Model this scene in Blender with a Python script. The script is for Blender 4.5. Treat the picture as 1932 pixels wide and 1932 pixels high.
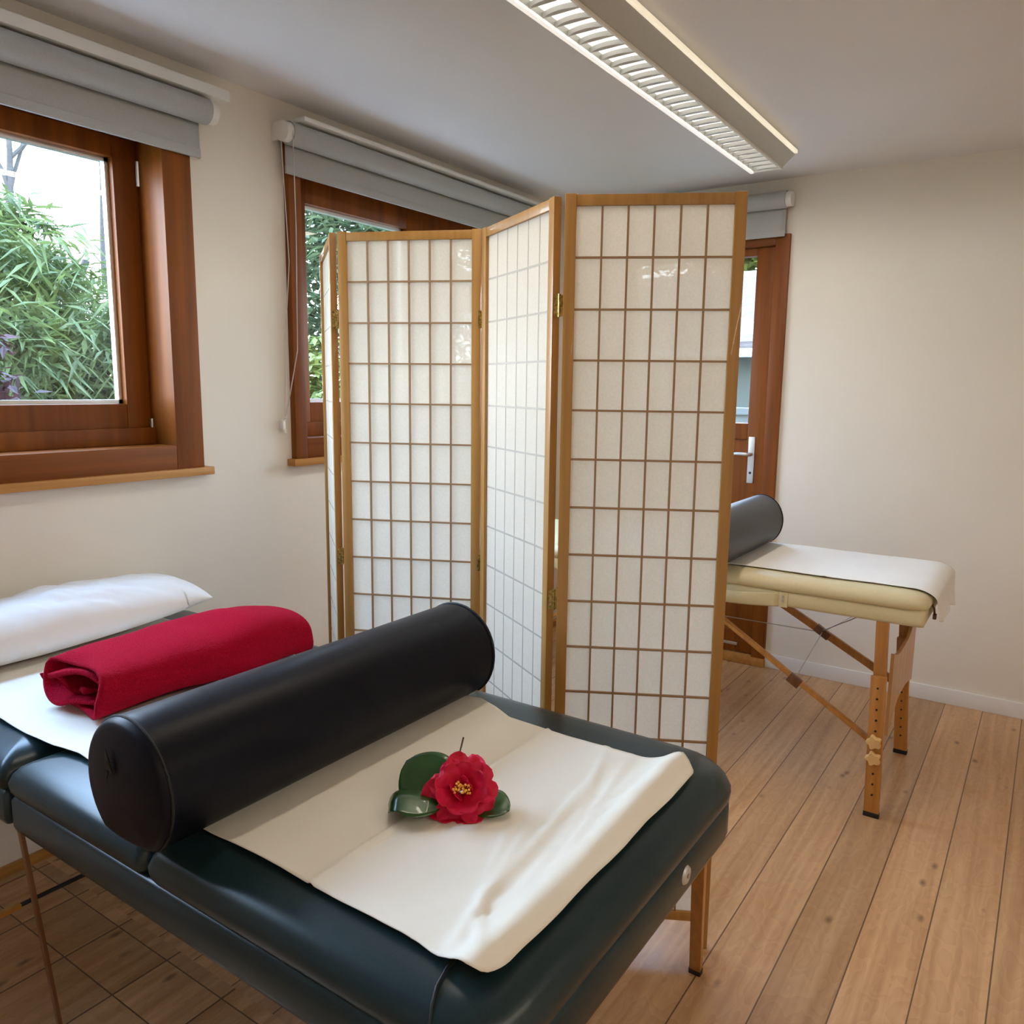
import bpy, bmesh, math, random
from mathutils import Vector, Matrix, noise
random.seed(7)
for o in list(bpy.data.objects): bpy.data.objects.remove(o)
SC = bpy.context.scene
COL = SC.collection
PI = math.pi

# ---------------------------------------------------------------- camera
cd = bpy.data.cameras.new('camera'); cam = bpy.data.objects.new('camera', cd); COL.objects.link(cam)
cd.sensor_width = 36.0; cd.lens = 1500.0/1932*36; cd.clip_start = 0.02; cd.clip_end = 200
PITCH, ROLL, YAW = 0.154679349, 0.0120114108, 0.597147596
fw = Vector((math.cos(YAW)*math.cos(PITCH), math.sin(YAW)*math.cos(PITCH), -math.sin(PITCH)))
r0 = Vector((math.sin(YAW), -math.cos(YAW), 0)); u0 = r0.cross(fw)
rr = math.cos(ROLL)*r0 + math.sin(ROLL)*u0; uu = -math.sin(ROLL)*r0 + math.cos(ROLL)*u0
M = Matrix((rr, uu, -fw)).transposed().to_4x4(); M.translation = Vector((0, 0, 1.3))
cam.matrix_world = M
SC.camera = cam

# ---------------------------------------------------------------- sky, exposure
SC.view_settings.view_transform = 'Standard'; SC.view_settings.look = 'None'
SC.view_settings.gamma = 1; SC.view_settings.use_curve_mapping = False
SC.view_settings.exposure = 0.16
W = bpy.data.worlds.new('sky'); SC.world = W; W.use_nodes = True
nt = W.node_tree; bg = nt.nodes['Background']
tc = nt.nodes.new('ShaderNodeTexCoord'); sp = nt.nodes.new('ShaderNodeSeparateXYZ')
cr = nt.nodes.new('ShaderNodeValToRGB')
nt.links.new(tc.outputs['Generated'], sp.inputs[0]); nt.links.new(sp.outputs['Z'], cr.inputs[0])
cr.color_ramp.elements[0].position = 0.0; cr.color_ramp.elements[0].color = (0.86, 0.93, 1.0, 1)
cr.color_ramp.elements[1].position = 0.7; cr.color_ramp.elements[1].color = (0.42, 0.64, 1.0, 1)
nt.links.new(cr.outputs[0], bg.inputs[0]); bg.inputs[1].default_value = 20.0

def area(name, loc, rot, sx, sy, power, color):
    l = bpy.data.lights.new(name, 'AREA'); l.shape = 'RECTANGLE'; l.size = sx; l.size_y = sy
    l.energy = power; l.color = color
    o = bpy.data.objects.new(name, l); COL.objects.link(o); o.location = loc; o.rotation_euler = rot
    return o
WARM = (1.0, 0.86, 0.70)
LAMP_POWER = 10.0

# ---------------------------------------------------------------- materials
MATS = {}
def mat(name, color, rough=0.5, metal=0.0, spec=0.5, coat=0.0, sheen=0.0, emit=None, estr=0.0):
    m = bpy.data.materials.new(name); m.use_nodes = True
    b = m.node_tree.nodes['Principled BSDF']
    b.inputs['Base Color'].default_value = (*color, 1); b.inputs['Roughness'].default_value = rough
    b.inputs['Metallic'].default_value = metal; b.inputs['Specular IOR Level'].default_value = spec
    b.inputs['Coat Weight'].default_value = coat; b.inputs['Sheen Weight'].default_value = sheen
    if emit: b.inputs['Emission Color'].default_value = (*emit, 1); b.inputs['Emission Strength'].default_value = estr
    MATS[name] = m
    return m
def nd(m, t, **kw):
    n = m.node_tree.nodes.new(t)
    for k, v in kw.items():
        if hasattr(n, k): setattr(n, k, v)
        else: n.inputs[k].default_value = v
    return n
def lk(m, a, b): m.node_tree.links.new(a, b)
def coords(m, scale=(1, 1, 1), rot=(0, 0, 0)):
    t = nd(m, 'ShaderNodeTexCoord'); mp = nd(m, 'ShaderNodeMapping')
    mp.inputs['Scale'].default_value = scale; mp.inputs['Rotation'].default_value = rot
    lk(m, t.outputs['Object'], mp.inputs[0]); return mp.outputs[0]
def bump(m, height, strength=0.2, dist=0.01):
    b = nd(m, 'ShaderNodeBump'); b.inputs['Strength'].default_value = strength; b.inputs['Distance'].default_value = dist
    lk(m, height, b.inputs['Height']); lk(m, b.outputs[0], m.node_tree.nodes['Principled BSDF'].inputs['Normal'])
def noisemat(name, c1, c2, scale=(1, 1, 1), nscale=5, rough=0.5, bstr=0.1, bdist=0.002, detail=4, **kw):
    m = mat(name, c1, rough, **kw); v = coords(m, scale)
    n = nd(m, 'ShaderNodeTexNoise'); n.inputs['Scale'].default_value = nscale; n.inputs['Detail'].default_value = detail
    lk(m, v, n.inputs['Vector'])
    r = nd(m, 'ShaderNodeValToRGB'); r.color_ramp.elements[0].position = 0.3; r.color_ramp.elements[1].position = 0.7
    r.color_ramp.elements[0].color = (*c1, 1); r.color_ramp.elements[1].color = (*c2, 1)
    lk(m, n.outputs['Fac'], r.inputs[0]); lk(m, r.outputs[0], m.node_tree.nodes['Principled BSDF'].inputs['Base Color'])
    if bstr: bump(m, n.outputs['Fac'], bstr, bdist)
    return m
def wood(name, c1, c2, axis='z', rough=0.45, fine=55, coat=0.0, spec=0.5):
    sc = {'x': (1.2, fine, fine), 'y': (fine, 1.2, fine), 'z': (fine, fine, 1.2)}[axis]
    return noisemat(name, c1, c2, sc, 1.0, rough, 0.12, 0.001, 6, coat=coat, spec=spec)

plaster = noisemat('painted plaster', (0.79, 0.735, 0.65), (0.81, 0.755, 0.67), (1, 1, 1), 3, 0.75, 0.05, 0.003)
ceilmat = noisemat('ceiling paint', (0.74, 0.71, 0.69), (0.77, 0.74, 0.72), (1, 1, 1), 2, 0.55, 0.05, 0.003)
whitetrim = mat('white trim', (0.82, 0.8, 0.78), 0.4)
C1, C2 = (0.145, 0.038, 0.004), (0.25, 0.074, 0.008)
wwx = wood('window wood x', C1, C2, 'x', 0.42, 30, 0.0, spec=0.25); wwy = wood('window wood y', C1, C2, 'y', 0.42, 30, 0.0, spec=0.25); wwz = wood('window wood z', C1, C2, 'z', 0.42, 30, 0.0, spec=0.25)
sillw = wood('sill wood', (0.40, 0.17, 0.035), (0.55, 0.27, 0.07), 'x', 0.4, 40)
S1, S2 = (0.34, 0.165, 0.035), (0.44, 0.225, 0.055)
shojiw = wood('screen wood', S1, S2, 'z', 0.4, 60, 0.2)
mat('paper covered lattice', (0.46, 0.42, 0.36), 0.8)  # grey strips on the paper, painted as shade of a lattice behind it
lattw = mat('lattice wood', (0.33, 0.20, 0.10), 0.5)
B1, B2 = (0.35, 0.14, 0.025), (0.50, 0.22, 0.045)
beechz = wood('beech z', B1, B2, 'z', 0.35, 50, 0.3); plyw = wood('plywood', (0.50, 0.26, 0.09), (0.60, 0.33, 0.13), 'z', 0.4, 40, 0.2)
knobm = mat('pale beech', (0.72, 0.47, 0.2), 0.4)
leather = noisemat('dark teal vinyl', (0.009, 0.026, 0.032), (0.012, 0.031, 0.037), (1, 1, 1), 260, 0.29, 0.12, 0.0006, 2, spec=0.42)
bolm = noisemat('navy black vinyl', (0.004, 0.005, 0.010), (0.006, 0.007, 0.013), (1, 1, 1), 45, 0.40, 0.10, 0.002, 4, spec=0.15)
seamm = mat('dark seam', (0.004, 0.006, 0.008), 0.6)
cream = noisemat('cream vinyl', (0.66, 0.59, 0.36), (0.69, 0.62, 0.39), (1, 1, 1), 120, 0.38, 0.08, 0.0008, 2)
sheetm = noisemat('non woven sheet', (0.84, 0.815, 0.72), (0.87, 0.845, 0.75), (1, 1, 1), 9, 0.8, 0.25, 0.006, 5)
whitesheet = noisemat('white sheet', (0.84, 0.84, 0.82), (0.87, 0.87, 0.85), (1, 1, 1), 8, 0.75, 0.3, 0.006, 5)
towelm = noisemat('red terry', (0.36, 0.002, 0.018), (0.46, 0.004, 0.028), (1, 1, 1), 330, 0.95, 1.0, 0.005, 3, sheen=0.04, spec=0.08)
MATS['red terry'].node_tree.nodes['Principled BSDF'].inputs['Sheen Tint'].default_value = (1, 0.15, 0.3, 1)
black = mat('black rubber', (0.01, 0.01, 0.01), 0.6)
steel = mat('steel', (0.55, 0.55, 0.55), 0.3, 1.0)
nickel = mat('satin nickel', (0.62, 0.62, 0.62), 0.35, 0.9)
brass = noisemat('brass', (0.12, 0.08, 0.02), (0.62, 0.45, 0.15), (1, 1, 1), 160, 0.3, 0.3, 0.002, 2, metal=0.9)
fabric = noisemat('grey blind cloth', (0.40, 0.41, 0.40), (0.43, 0.44, 0.43), (1, 1, 1), 200, 0.8, 0.1, 0.0006, 2)
plastic = mat('white plastic', (0.80, 0.79, 0.74), 0.35)
cordm = mat('pale cord', (0.55, 0.53, 0.50), 0.6)
lampgrey = mat('lamp enamel', (0.50, 0.50, 0.46), 0.4)
louvm = mat('louvre aluminium', (0.80, 0.79, 0.77), 0.28, 0.55)
lampwhite = mat('lamp trim', (0.85, 0.84, 0.78), 0.35)
tubem = mat('fluorescent tube', (1, 1, 1), 0.5, emit=(1.0, 0.93, 0.84), estr=9.0)
glowm = mat('lit edge', (0.85, 0.84, 0.8), 0.4, emit=(1.0, 0.95, 0.88), estr=0.55)  # glow added to one lamp trim strip to brighten it
finm = mat('louvre enamel', (0.50, 0.50, 0.47), 0.35)
badgem = mat('badge', (0.55, 0.56, 0.54), 0.35, 0.3)

def paper_mat(name='shoji paper', see=0.02):
    m = mat(name, (0.80, 0.74, 0.60), 0.85)
    b = m.node_tree.nodes['Principled BSDF']; out = m.node_tree.nodes['Material Output']
    v = coords(m); n = nd(m, 'ShaderNodeTexNoise'); n.inputs['Scale'].default_value = 220; n.inputs['Detail'].default_value = 4
    lk(m, v, n.inputs['Vector'])
    r = nd(m, 'ShaderNodeValToRGB'); r.color_ramp.elements[0].position = 0.35; r.color_ramp.elements[1].position = 0.7
    r.color_ramp.elements[0].color = (0.80, 0.765, 0.66, 1); r.color_ramp.elements[1].color = (0.85, 0.82, 0.725, 1)
    lk(m, n.outputs['Fac'], r.inputs[0]); lk(m, r.outputs[0], b.inputs['Base Color'])
    t = nd(m, 'ShaderNodeBsdfTranslucent'); lk(m, r.outputs[0], t.inputs[0])
    tr = nd(m, 'ShaderNodeBsdfTransparent')
    mx = nd(m, 'ShaderNodeMixShader'); mx.inputs[0].default_value = 0.42
    lk(m, b.outputs[0], mx.inputs[1]); lk(m, t.outputs[0], mx.inputs[2])
    m2 = nd(m, 'ShaderNodeMixShader'); m2.inputs[0].default_value = see
    lk(m, mx.outputs[0], m2.inputs[1]); lk(m, tr.outputs[0], m2.inputs[2]); lk(m, m2.outputs[0], out.inputs[0])
    return m
paper = paper_mat()
def glass_mat():
    m = mat('window glass', (1, 1, 1), 0.02); out = m.node_tree.nodes['Material Output']
    tr = nd(m, 'ShaderNodeBsdfTransparent'); tr.inputs[0].default_value = (0.95, 0.98, 0.97, 1)
    g = nd(m, 'ShaderNodeBsdfGlossy'); g.inputs['Roughness'].default_value = 0.01
    lw = nd(m, 'ShaderNodeLayerWeight'); pw = nd(m, 'ShaderNodeMath', operation='POWER'); pw.inputs[1].default_value = 4.0; lk(m, lw.outputs['Facing'], pw.inputs[0])
    f = nd(m, 'ShaderNodeMath', operation='MULTIPLY_ADD'); f.inputs[1].default_value = 0.6; f.inputs[2].default_value = 0.05; lk(m, pw.outputs[0], f.inputs[0])
    mx = nd(m, 'ShaderNodeMixShader'); lk(m, f.outputs[0], mx.inputs[0]); lk(m, tr.outputs[0], mx.inputs[1]); lk(m, g.outputs[0], mx.inputs[2])
    lk(m, mx.outputs[0], out.inputs[0]); return m
glass = glass_mat()

def floor_mat():
    m = mat('pine floorboards', (0.4, 0.2, 0.1), 0.36); b = m.node_tree.nodes['Principled BSDF']
    T = nd(m, 'ShaderNodeTexCoord'); s = nd(m, 'ShaderNodeSeparateXYZ'); lk(m, T.outputs['Object'], s.inputs[0])
    def mt(op, a, bb=None):
        n = nd(m, 'ShaderNodeMath', operation=op)
        for i, q in enumerate((a, bb)):
            if q is None: continue
            if isinstance(q, (int, float)): n.inputs[i].default_value = q
            else: lk(m, q, n.inputs[i])
        return n.outputs[0]
    x, y = s.outputs['X'], s.outputs['Y']
    near = mt('MULTIPLY', mt('GREATER_THAN', y, 1.1), mt('LESS_THAN', x, 0.95)); far_ = mt('SUBTRACT', 1, near)
    yy = mt('ADD', mt('MULTIPLY', far_, mt('DIVIDE', mt('SUBTRACT', y, 0.003), 0.137)), mt('MULTIPLY', near, mt('DIVIDE', mt('SUBTRACT', y, 0.16), 0.2))); idx = mt('FLOOR', yy); fr = mt('FRACT', yy)
    seam = mt('GREATER_THAN', mt('ABSOLUTE', mt('SUBTRACT', fr, 0.5)), 0.488)
    # board ends: two aligned joints near the window wall
    e1 = mt('LESS_THAN', mt('ABSOLUTE', mt('SUBTRACT', x, 0.787)), 0.0016)
    e2 = mt('LESS_THAN', mt('ABSOLUTE', mt('SUBTRACT', x, 0.915)), 0.0016)
    ends = mt('MULTIPLY', mt('MAXIMUM', e1, e2), near)
    line = mt('MAXIMUM', seam, ends)
    sx = mt('ADD', mt('GREATER_THAN', x, 0.787), mt('GREATER_THAN', x, 0.915))
    wn = nd(m, 'ShaderNodeTexWhiteNoise', noise_dimensions='2D'); cv = nd(m, 'ShaderNodeCombineXYZ')
    lk(m, idx, cv.inputs[0]); lk(m, mt('MULTIPLY', sx, near), cv.inputs[1]); lk(m, cv.outputs[0], wn.inputs['Vector'])
    # grain
    gv = nd(m, 'ShaderNodeCombineXYZ'); lk(m, mt('ADD', mt('MULTIPLY', x, 1.6), mt('MULTIPLY', wn.outputs['Value'], 40)), gv.inputs[0]); lk(m, mt('MULTIPLY', y, 38), gv.inputs[1])
    g = nd(m, 'ShaderNodeTexNoise'); g.inputs['Scale'].default_value = 1.0; g.inputs['Detail'].default_value = 7; g.inputs['Distortion'].default_value = 0.6
    lk(m, gv.outputs[0], g.inputs['Vector'])
    gv3 = nd(m, 'ShaderNodeCombineXYZ'); lk(m, mt('ADD', mt('MULTIPLY', x, 5), mt('MULTIPLY', wn.outputs['Value'], 17)), gv3.inputs[0]); lk(m, mt('MULTIPLY', y, 11), gv3.inputs[1])
    gw = nd(m, 'ShaderNodeTexNoise'); gw.inputs['Scale'].default_value = 1.2; gw.inputs['Detail'].default_value = 2
    lk(m, gv3.outputs[0], gw.inputs['Vector'])
    rings = mt('FRACT', mt('MULTIPLY', gw.outputs['Fac'], 9))
    r = nd(m, 'ShaderNodeValToRGB')
    r.color_ramp.elements[0].position = 0.25; r.color_ramp.elements[0].color = (0.40, 0.21, 0.09, 1)
    r.color_ramp.elements[1].position = 0.75; r.color_ramp.elements[1].color = (0.66, 0.41, 0.215, 1)
    lk(m, mt('ADD', mt('MULTIPLY', g.outputs['Fac'], 0.85), mt('MULTIPLY', rings, 0.10)), r.inputs[0])
    hsv = nd(m, 'ShaderNodeHueSaturation'); lk(m, r.outputs[0], hsv.inputs['Color'])
    lk(m, mt('ADD', mt('MULTIPLY', wn.outputs['Value'], 0.3), 0.85), hsv.inputs['Value'])
    # knots and dents
    kv = nd(m, 'ShaderNodeCombineXYZ'); lk(m, mt('MULTIPLY', x, 7.5), kv.inputs[0]); lk(m, mt('MULTIPLY', y, 15.0), kv.inputs[1])
    k = nd(m, 'ShaderNodeTexVoronoi'); k.inputs['Scale'].default_value = 1.0; lk(m, kv.outputs[0], k.inputs['Vector'])
    kn = nd(m, 'ShaderNodeTexNoise'); kn.inputs['Scale'].default_value = 30; lk(m, T.outputs['Object'], kn.inputs['Vector'])
    kd = mt('ADD', k.outputs['Distance'], mt('MULTIPLY', mt('SUBTRACT', kn.outputs['Fac'], 0.5), 0.10))
    kr = nd(m, 'ShaderNodeMapRange'); kr.inputs[1].default_value = 0.035; kr.inputs[2].default_value = 0.17; kr.inputs[3].default_value = 1; kr.inputs[4].default_value = 0
    lk(m, kd, kr.inputs[0])
    kp = mt('GREATER_THAN', nd_out(m, k), 0.30)
    kf = mt('MULTIPLY', mt('MULTIPLY', kr.outputs[0], kp), 0.75)
    mx = nd(m, 'ShaderNodeMix', data_type='RGBA'); lk(m, kf, mx.inputs[0]); lk(m, hsv.outputs[0], mx.inputs[6]); mx.inputs[7].default_value = (0.10, 0.045, 0.02, 1)
    m3 = nd(m, 'ShaderNodeMix', data_type='RGBA'); lk(m, mt('MULTIPLY', line, 0.8), m3.inputs[0]); lk(m, mx.outputs[2], m3.inputs[6]); m3.inputs[7].default_value = (0.05, 0.02, 0.01, 1)
    lk(m, m3.outputs[2], b.inputs['Base Color'])
    rn = mt('ADD', mt('MULTIPLY', g.outputs['Fac'], 0.2), 0.24); lk(m, rn, b.inputs['Roughness'])
    bump(m, mt('SUBTRACT', mt('MULTIPLY', g.outputs['Fac'], 0.25), line), 0.3, 0.002)
    return m
def nd_out(m, k):
    s = nd(m, 'ShaderNodeSeparateColor'); lk(m, k.outputs['Color'], s.inputs[0]); return s.outputs[0]
floorm = floor_mat()

# ---------------------------------------------------------------- helpers
def new_bm(): return bmesh.new()
def box(bm, x0, x1, y0, y1, z0, z1, bev=0.0, mx=None):
    r = bmesh.ops.create_cube(bm, size=1.0); vs = r['verts']
    for v in vs: v.co = Vector(((x0+x1)/2+v.co.x*(x1-x0), (y0+y1)/2+v.co.y*(y1-y0), (z0+z1)/2+v.co.z*(z1-z0)))
    if bev:
        es = list({e for v in vs for e in v.link_edges})
        res = bmesh.ops.bevel(bm, geom=es, offset=bev, segments=2, affect='EDGES', profile=0.6)
        vs = list({v for f in res['faces'] for v in f.verts} | {v for v in vs if v.is_valid})
    if mx is not None:
        for v in vs: v.co = mx @ v.co
    return vs
def bar(bm, a, b, w, t, up=(0, 0, 1), bev=0.002):
    a = Vector(a); b = Vector(b); d = (b-a); L = d.length; d.normalize(); up = Vector(up)
    s = d.cross(up).normalized(); u = s.cross(d)
    m = Matrix((s, u, d)).transposed().to_4x4(); m.translation = a
    return box(bm, -w/2, w/2, -t/2, t/2, 0, L, bev, m)
def tube(bm, pts, r, seg=8, cap=True):
    pts = [Vector(p) for p in pts]; rings = []
    for i, p in enumerate(pts):
        d = (pts[min(i+1, len(pts)-1)]-pts[max(i-1, 0)]).normalized()
        ref = Vector((0, 0, 1)) if abs(d.z) < 0.9 else Vector((1, 0, 0))
        s = d.cross(ref).normalized(); u = s.cross(d); rad = r[i] if isinstance(r, (list, tuple)) else r
        rings.append([bm.verts.new(p+rad*(math.cos(2*PI*k/seg)*s+math.sin(2*PI*k/seg)*u)) for k in range(seg)])
    for a, b in zip(rings, rings[1:]):
        for k in range(seg): bm.faces.new((a[k], a[(k+1) % seg], b[(k+1) % seg], b[k]))
    if cap: bm.faces.new(rings[0][::-1]); bm.faces.new(rings[-1])
def loft(bm, rings, closed=True, cap0=True, cap1=True):
    R = [[bm.verts.new(p) for p in ring] for ring in rings]; n = len(R[0])
    for a, b in zip(R, R[1:]):
        for k in range(n if closed else n-1): bm.faces.new((a[k], a[(k+1) % n], b[(k+1) % n], b[k]))
    if cap0: bm.faces.new(R[0][::-1])
    if cap1: bm.faces.new(R[-1])
    return R
def grid(bm, nu, nv, f):
    V = [[bm.verts.new(f(i/nu, j/nv)) for j in range(nv+1)] for i in range(nu+1)]
    for i in range(nu):
        for j in range(nv): bm.faces.new((V[i][j], V[i+1][j], V[i+1][j+1], V[i][j+1]))
    return V
def obj(name, bm, m, parent=None, smooth=True, solid=0.0, sub=0, angle=40):
    me = bpy.data.meshes.new(name)
    bmesh.ops.recalc_face_normals(bm, faces=bm.faces[:]); bm.to_mesh(me); bm.free()
    if not isinstance(m, (list, tuple)): m = [m]
    for q in m: me.materials.append(q)
    if smooth:
        for p in me.polygons: p.use_smooth = True
        me.set_sharp_from_angle(angle=math.radians(angle))
    o = bpy.data.objects.new(name, me); COL.objects.link(o)
    if solid:
        s = o.modifiers.new('thickness', 'SOLIDIFY'); s.thickness = solid; s.offset = 1.0
    if sub:
        s = o.modifiers.new('smooth', 'SUBSURF'); s.levels = sub; s.render_levels = sub
    if parent is not None:
        o.parent = parent; o.matrix_parent_inverse = Matrix.Translation(-parent.location)
    return o
def struct(name, bm, m, parent=None, **kw):
    o = obj(name, bm, m, parent, **kw)
    if parent is None: o['kind'] = 'structure'
    return o
def thing(name, label, cat, loc=(0, 0, 0), group=None, kind=None):
    o = bpy.data.objects.new(name, None); COL.objects.link(o); o.location = loc; o.empty_display_size = 0.05
    if kind: o['kind'] = kind
    else:
        o['label'] = label; o['category'] = cat
        if group: o['group'] = group
    return o
def tag(o, label, cat, group=None):
    o['label'] = label; o['category'] = cat
    if group: o['group'] = group
    return o
def sbox(name, d, m, parent=None, bev=0.0, **kw):
    bm = new_bm(); box(bm, *d, bev); return obj(name, bm, m, parent, **kw)
def nz(*a): return noise.noise(Vector(a))

# ---------------------------------------------------------------- room shell
YW, XW, ZC = 2.20, 3.70, 2.22
XB, YB = -1.9, -2.3
W1 = (-0.35, 1.498, 1.045, 2.07)   # window 1 casing outer x0,x1,z0,z1
W2 = (1.862, 3.32, 1.045, 2.10)
DR = (1.045, 1.93, 0.0, 1.985)      # door in the far wall: y0,y1,z0,z1
def wall_with_holes(name, axis, pos, thick, a0, a1, z0, z1, holes, m):
    bm = new_bm(); xs = sorted({a0, a1, *[h[0] for h in holes], *[h[1] for h in holes]})
    for u0_, u1_ in zip(xs, xs[1:]):
        zs = [(z0, z1)]
        for h in holes:
            if h[0] <= u0_ and h[1] >= u1_:
                zs = [(z0, h[2]), (h[3], z1)]
        for q0, q1 in zs:
            if q1-q0 < 1e-4: continue
            if axis == 'y': box(bm, u0_, u1_, pos, pos+thick, q0, q1)
            else: box(bm, pos, pos+thick, u0_, u1_, q0, q1)
    bmesh.ops.remove_doubles(bm, verts=bm.verts[:], dist=1e-5)
    return struct(name, bm, m, smooth=False)
wall_with_holes('wall_left', 'y', YW, 0.22, XB-0.2, XW+0.2, -0.05, ZC+0.05, [W1, W2], plaster)
wall_with_holes('wall_far', 'x', XW, 0.2, YB-0.2, YW, -0.05, ZC+0.05, [(DR[0], DR[1], -0.05, DR[3])], plaster)
struct('wall_back', (lambda b: (box(b, XB-0.2, XB, YB, YW, -0.05, ZC+0.05), b)[1])(new_bm()), plaster, smooth=False)
struct('wall_right', (lambda b: (box(b, XB-0.2, XW, YB-0.2, YB, -0.05, ZC+0.05), b)[1])(new_bm()), plaster, smooth=False)
struct('floor', (lambda b: (box(b, XB, XW+0.2, YB, YW, -0.05, 0), b)[1])(new_bm()), floorm, smooth=False)
struct('ceiling', (lambda b: (box(b, XB-0.2, XW+0.2, YB-0.2, YW+0.2, ZC, ZC+0.06), b)[1])(new_bm()), ceilmat, smooth=False)
bm = new_bm(); box(bm, XW-0.012, XW, YB, DR[0]-0.002, 0, 0.066, 0.003); struct('baseboard_far', bm, whitetrim)
bm = new_bm(); box(bm, XB, XW-0.02, YW-0.014, YW, 0, 0.03, 0.004); struct('baseboard_left', bm, sillw)

# ---------------------------------------------------------------- windows
def window(n, x0, x1, z0, z1, cw, clo, mull=None, depth=0.11, yf=2.175, sw=0.075, sb=0.122, gt=1.938):
    w = thing('window_%d' % n, None, None, (x0, YW, z0), kind='structure')
    yb = YW+0.20
    bm = new_bm()
    box(bm, x0, x0+cw, yf, yb, z0, z1, 0.003); box(bm, x1-cw, x1, yf, yb, z0, z1, 0.003)
    obj('window_frame', bm, wwz, w)
    bm = new_bm(); box(bm, x0+cw, x1-cw, yf, yb, z0, z0+clo, 0.003); obj('bottom_rail', bm, wwx, w)
    bm = new_bm(); box(bm, x0+cw, x1-cw, yf, yb, z1-clo, z1, 0.003); obj('top_rail', bm, wwx, w)
    bm = new_bm(); box(bm, x0-0.02, x1+0.025, YW-0.040, YW+0.01, z0-0.022, z0+0.002, 0.003); obj('window_sill', bm, sillw, w)
    # sashes
    ys0, ys1 = yf+depth, yf+depth+0.06
    parts = [(x0+cw, x1-cw)] if mull is None else [(x0+cw, mull), (mull, x1-cw)]
    for a, b in parts:
        st = z1-clo-gt
        bm = new_bm()
        box(bm, a, a+sw, ys0, ys1, z0+clo, z1-clo, 0.004); box(bm, b-sw, b, ys0, ys1, z0+clo, z1-clo, 0.004)
        box(bm, a+sw, b-sw, ys0, ys1, z0+clo, z0+clo+sb, 0.004); box(bm, a+sw, b-sw, ys0, ys1, z1-clo-st, z1-clo, 0.004)
        box(bm, a, b, ys0-0.022, ys0-0.001, z0+clo, z0+clo+0.05, 0.003)
        s = obj('sash', bm, wwz, w)
        bm = new_bm(); t = 0.012; g0, g1, h0, h1 = a+sw, b-sw, z0+clo+sb, z1-clo-st
        for yy in (ys0+0.022,):
            box(bm, g0, g0+t, yy, yy+0.02, h0, h1); box(bm, g1-t, g1, yy, yy+0.02, h0, h1)
            box(bm, g0, g1, yy, yy+0.02, h0, h0+t); box(bm, g0, g1, yy, yy+0.02, h1-t, h1)
        obj('glazing_spacer', bm, nickel, s, smooth=False)
        bm = new_bm(); vs = [bm.verts.new(p) for p in ((g0, ys0+0.032, h0), (g1, ys0+0.032, h0), (g1, ys0+0.032, h1), (g0, ys0+0.032, h1))]; bm.faces.new(vs)
        obj('pane', bm, glass, s, smooth=False)
    return w
w1 = window(1, W1[0], W1[1], W1[2], W1[3], 0.092, 0.073, depth=0.125)
bm = new_bm()
for zz in (1.125, 1.87): tube(bm, [(1.402, 2.292, zz), (1.402, 2.292, zz+0.07)], 0.006)
obj('hinge', bm, steel, w1)
w2 = window(2, W2[0], W2[1], W2[2], W2[3], 0.052, 0.073, mull=2.66, depth=0.10, sw=0.105)

# ---------------------------------------------------------------- door (far wall)
y0, y1, z1 = DR[0], DR[1], DR[3]
d = thing('door_1', None, None, (XW, y0, 0), kind='structure')
cw = 0.062
bm = new_bm(); box(bm, XW-0.02, XW+0.15, y0, y0+cw, 0, z1, 0.003); box(bm, XW-0.02, XW+0.15, y1-cw, y1, 0, z1, 0.003); obj('door_frame', bm, wwz, d)
bm = new_bm(); box(bm, XW-0.02, XW+0.15, y0+cw, y1-cw, z1-0.045, z1, 0.003); obj('top_rail', bm, wwy, d)
bm = new_bm(); box(bm, XW-0.035, XW+0.15, y0-0.005, y1, 0, 0.04, 0.004); obj('threshold', bm, sillw, d)
a, b = y0+cw+0.002, y1-cw-0.002; X0, X1 = XW+0.005, XW+0.055
bm = new_bm()
box(bm, X0, X1, a, a+0.085, 0.045, z1-0.047, 0.004); box(bm, X0, X1, b-0.085, b, 0.045, z1-0.047, 0.004)
box(bm, X0, X1, a+0.085, b-0.085, 1.075, 1.15, 0.004); box(bm, X0, X1, a+0.085, b-0.085, 1.905, z1-0.047, 0.004); box(bm, X0, X1, a+0.085, b-0.085, 0.045, 0.15, 0.004)
leaf = obj('door_leaf', bm, wwz, d)
bm = new_bm(); box(bm, X0+0.016, X1-0.01, a+0.085, b-0.085, 0.15, 1.075); obj('lower_panel', bm, wwz, leaf)
bm = new_bm(); box(bm, X0-0.004, X0+0.012, a+0.075, b-0.3, 0.075, 0.09, 0.002); obj('weather_strip', bm, nickel, leaf)
bm = new_bm(); vs = [bm.verts.new(p) for p in ((X0+0.03, a+0.085, 1.15), (X0+0.03, b-0.085, 1.15), (X0+0.03, b-0.085, 1.905), (X0+0.03, a+0.085, 1.905))]; bm.faces.new(vs)
obj('pane', bm, glass, leaf, smooth=False)
yh = 1.168
bm = new_bm(); box(bm, X0-0.006, X0, yh-0.015, yh+0.015, 0.872, 1.088, 0.002); plate = obj('handle_plate', bm, nickel, leaf)
bm = new_bm(); tube(bm, [(X0, yh, 1.008), (X0-0.045, yh, 1.008), (X0-0.05, yh+0.01, 1.008), (X0-0.05, yh+0.05, 1.009), (X0-0.048, yh+0.115, 1.006)], [0.009, 0.008, 0.009, 0.008, 0.007], 10); obj('door_handle', bm, nickel, leaf)
bm = new_bm(); tube(bm, [(X0-0.008, yh, 0.92), (X0-0.004, yh, 0.92)], 0.006, 10); obj('keyhole', bm, black, leaf)

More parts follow.
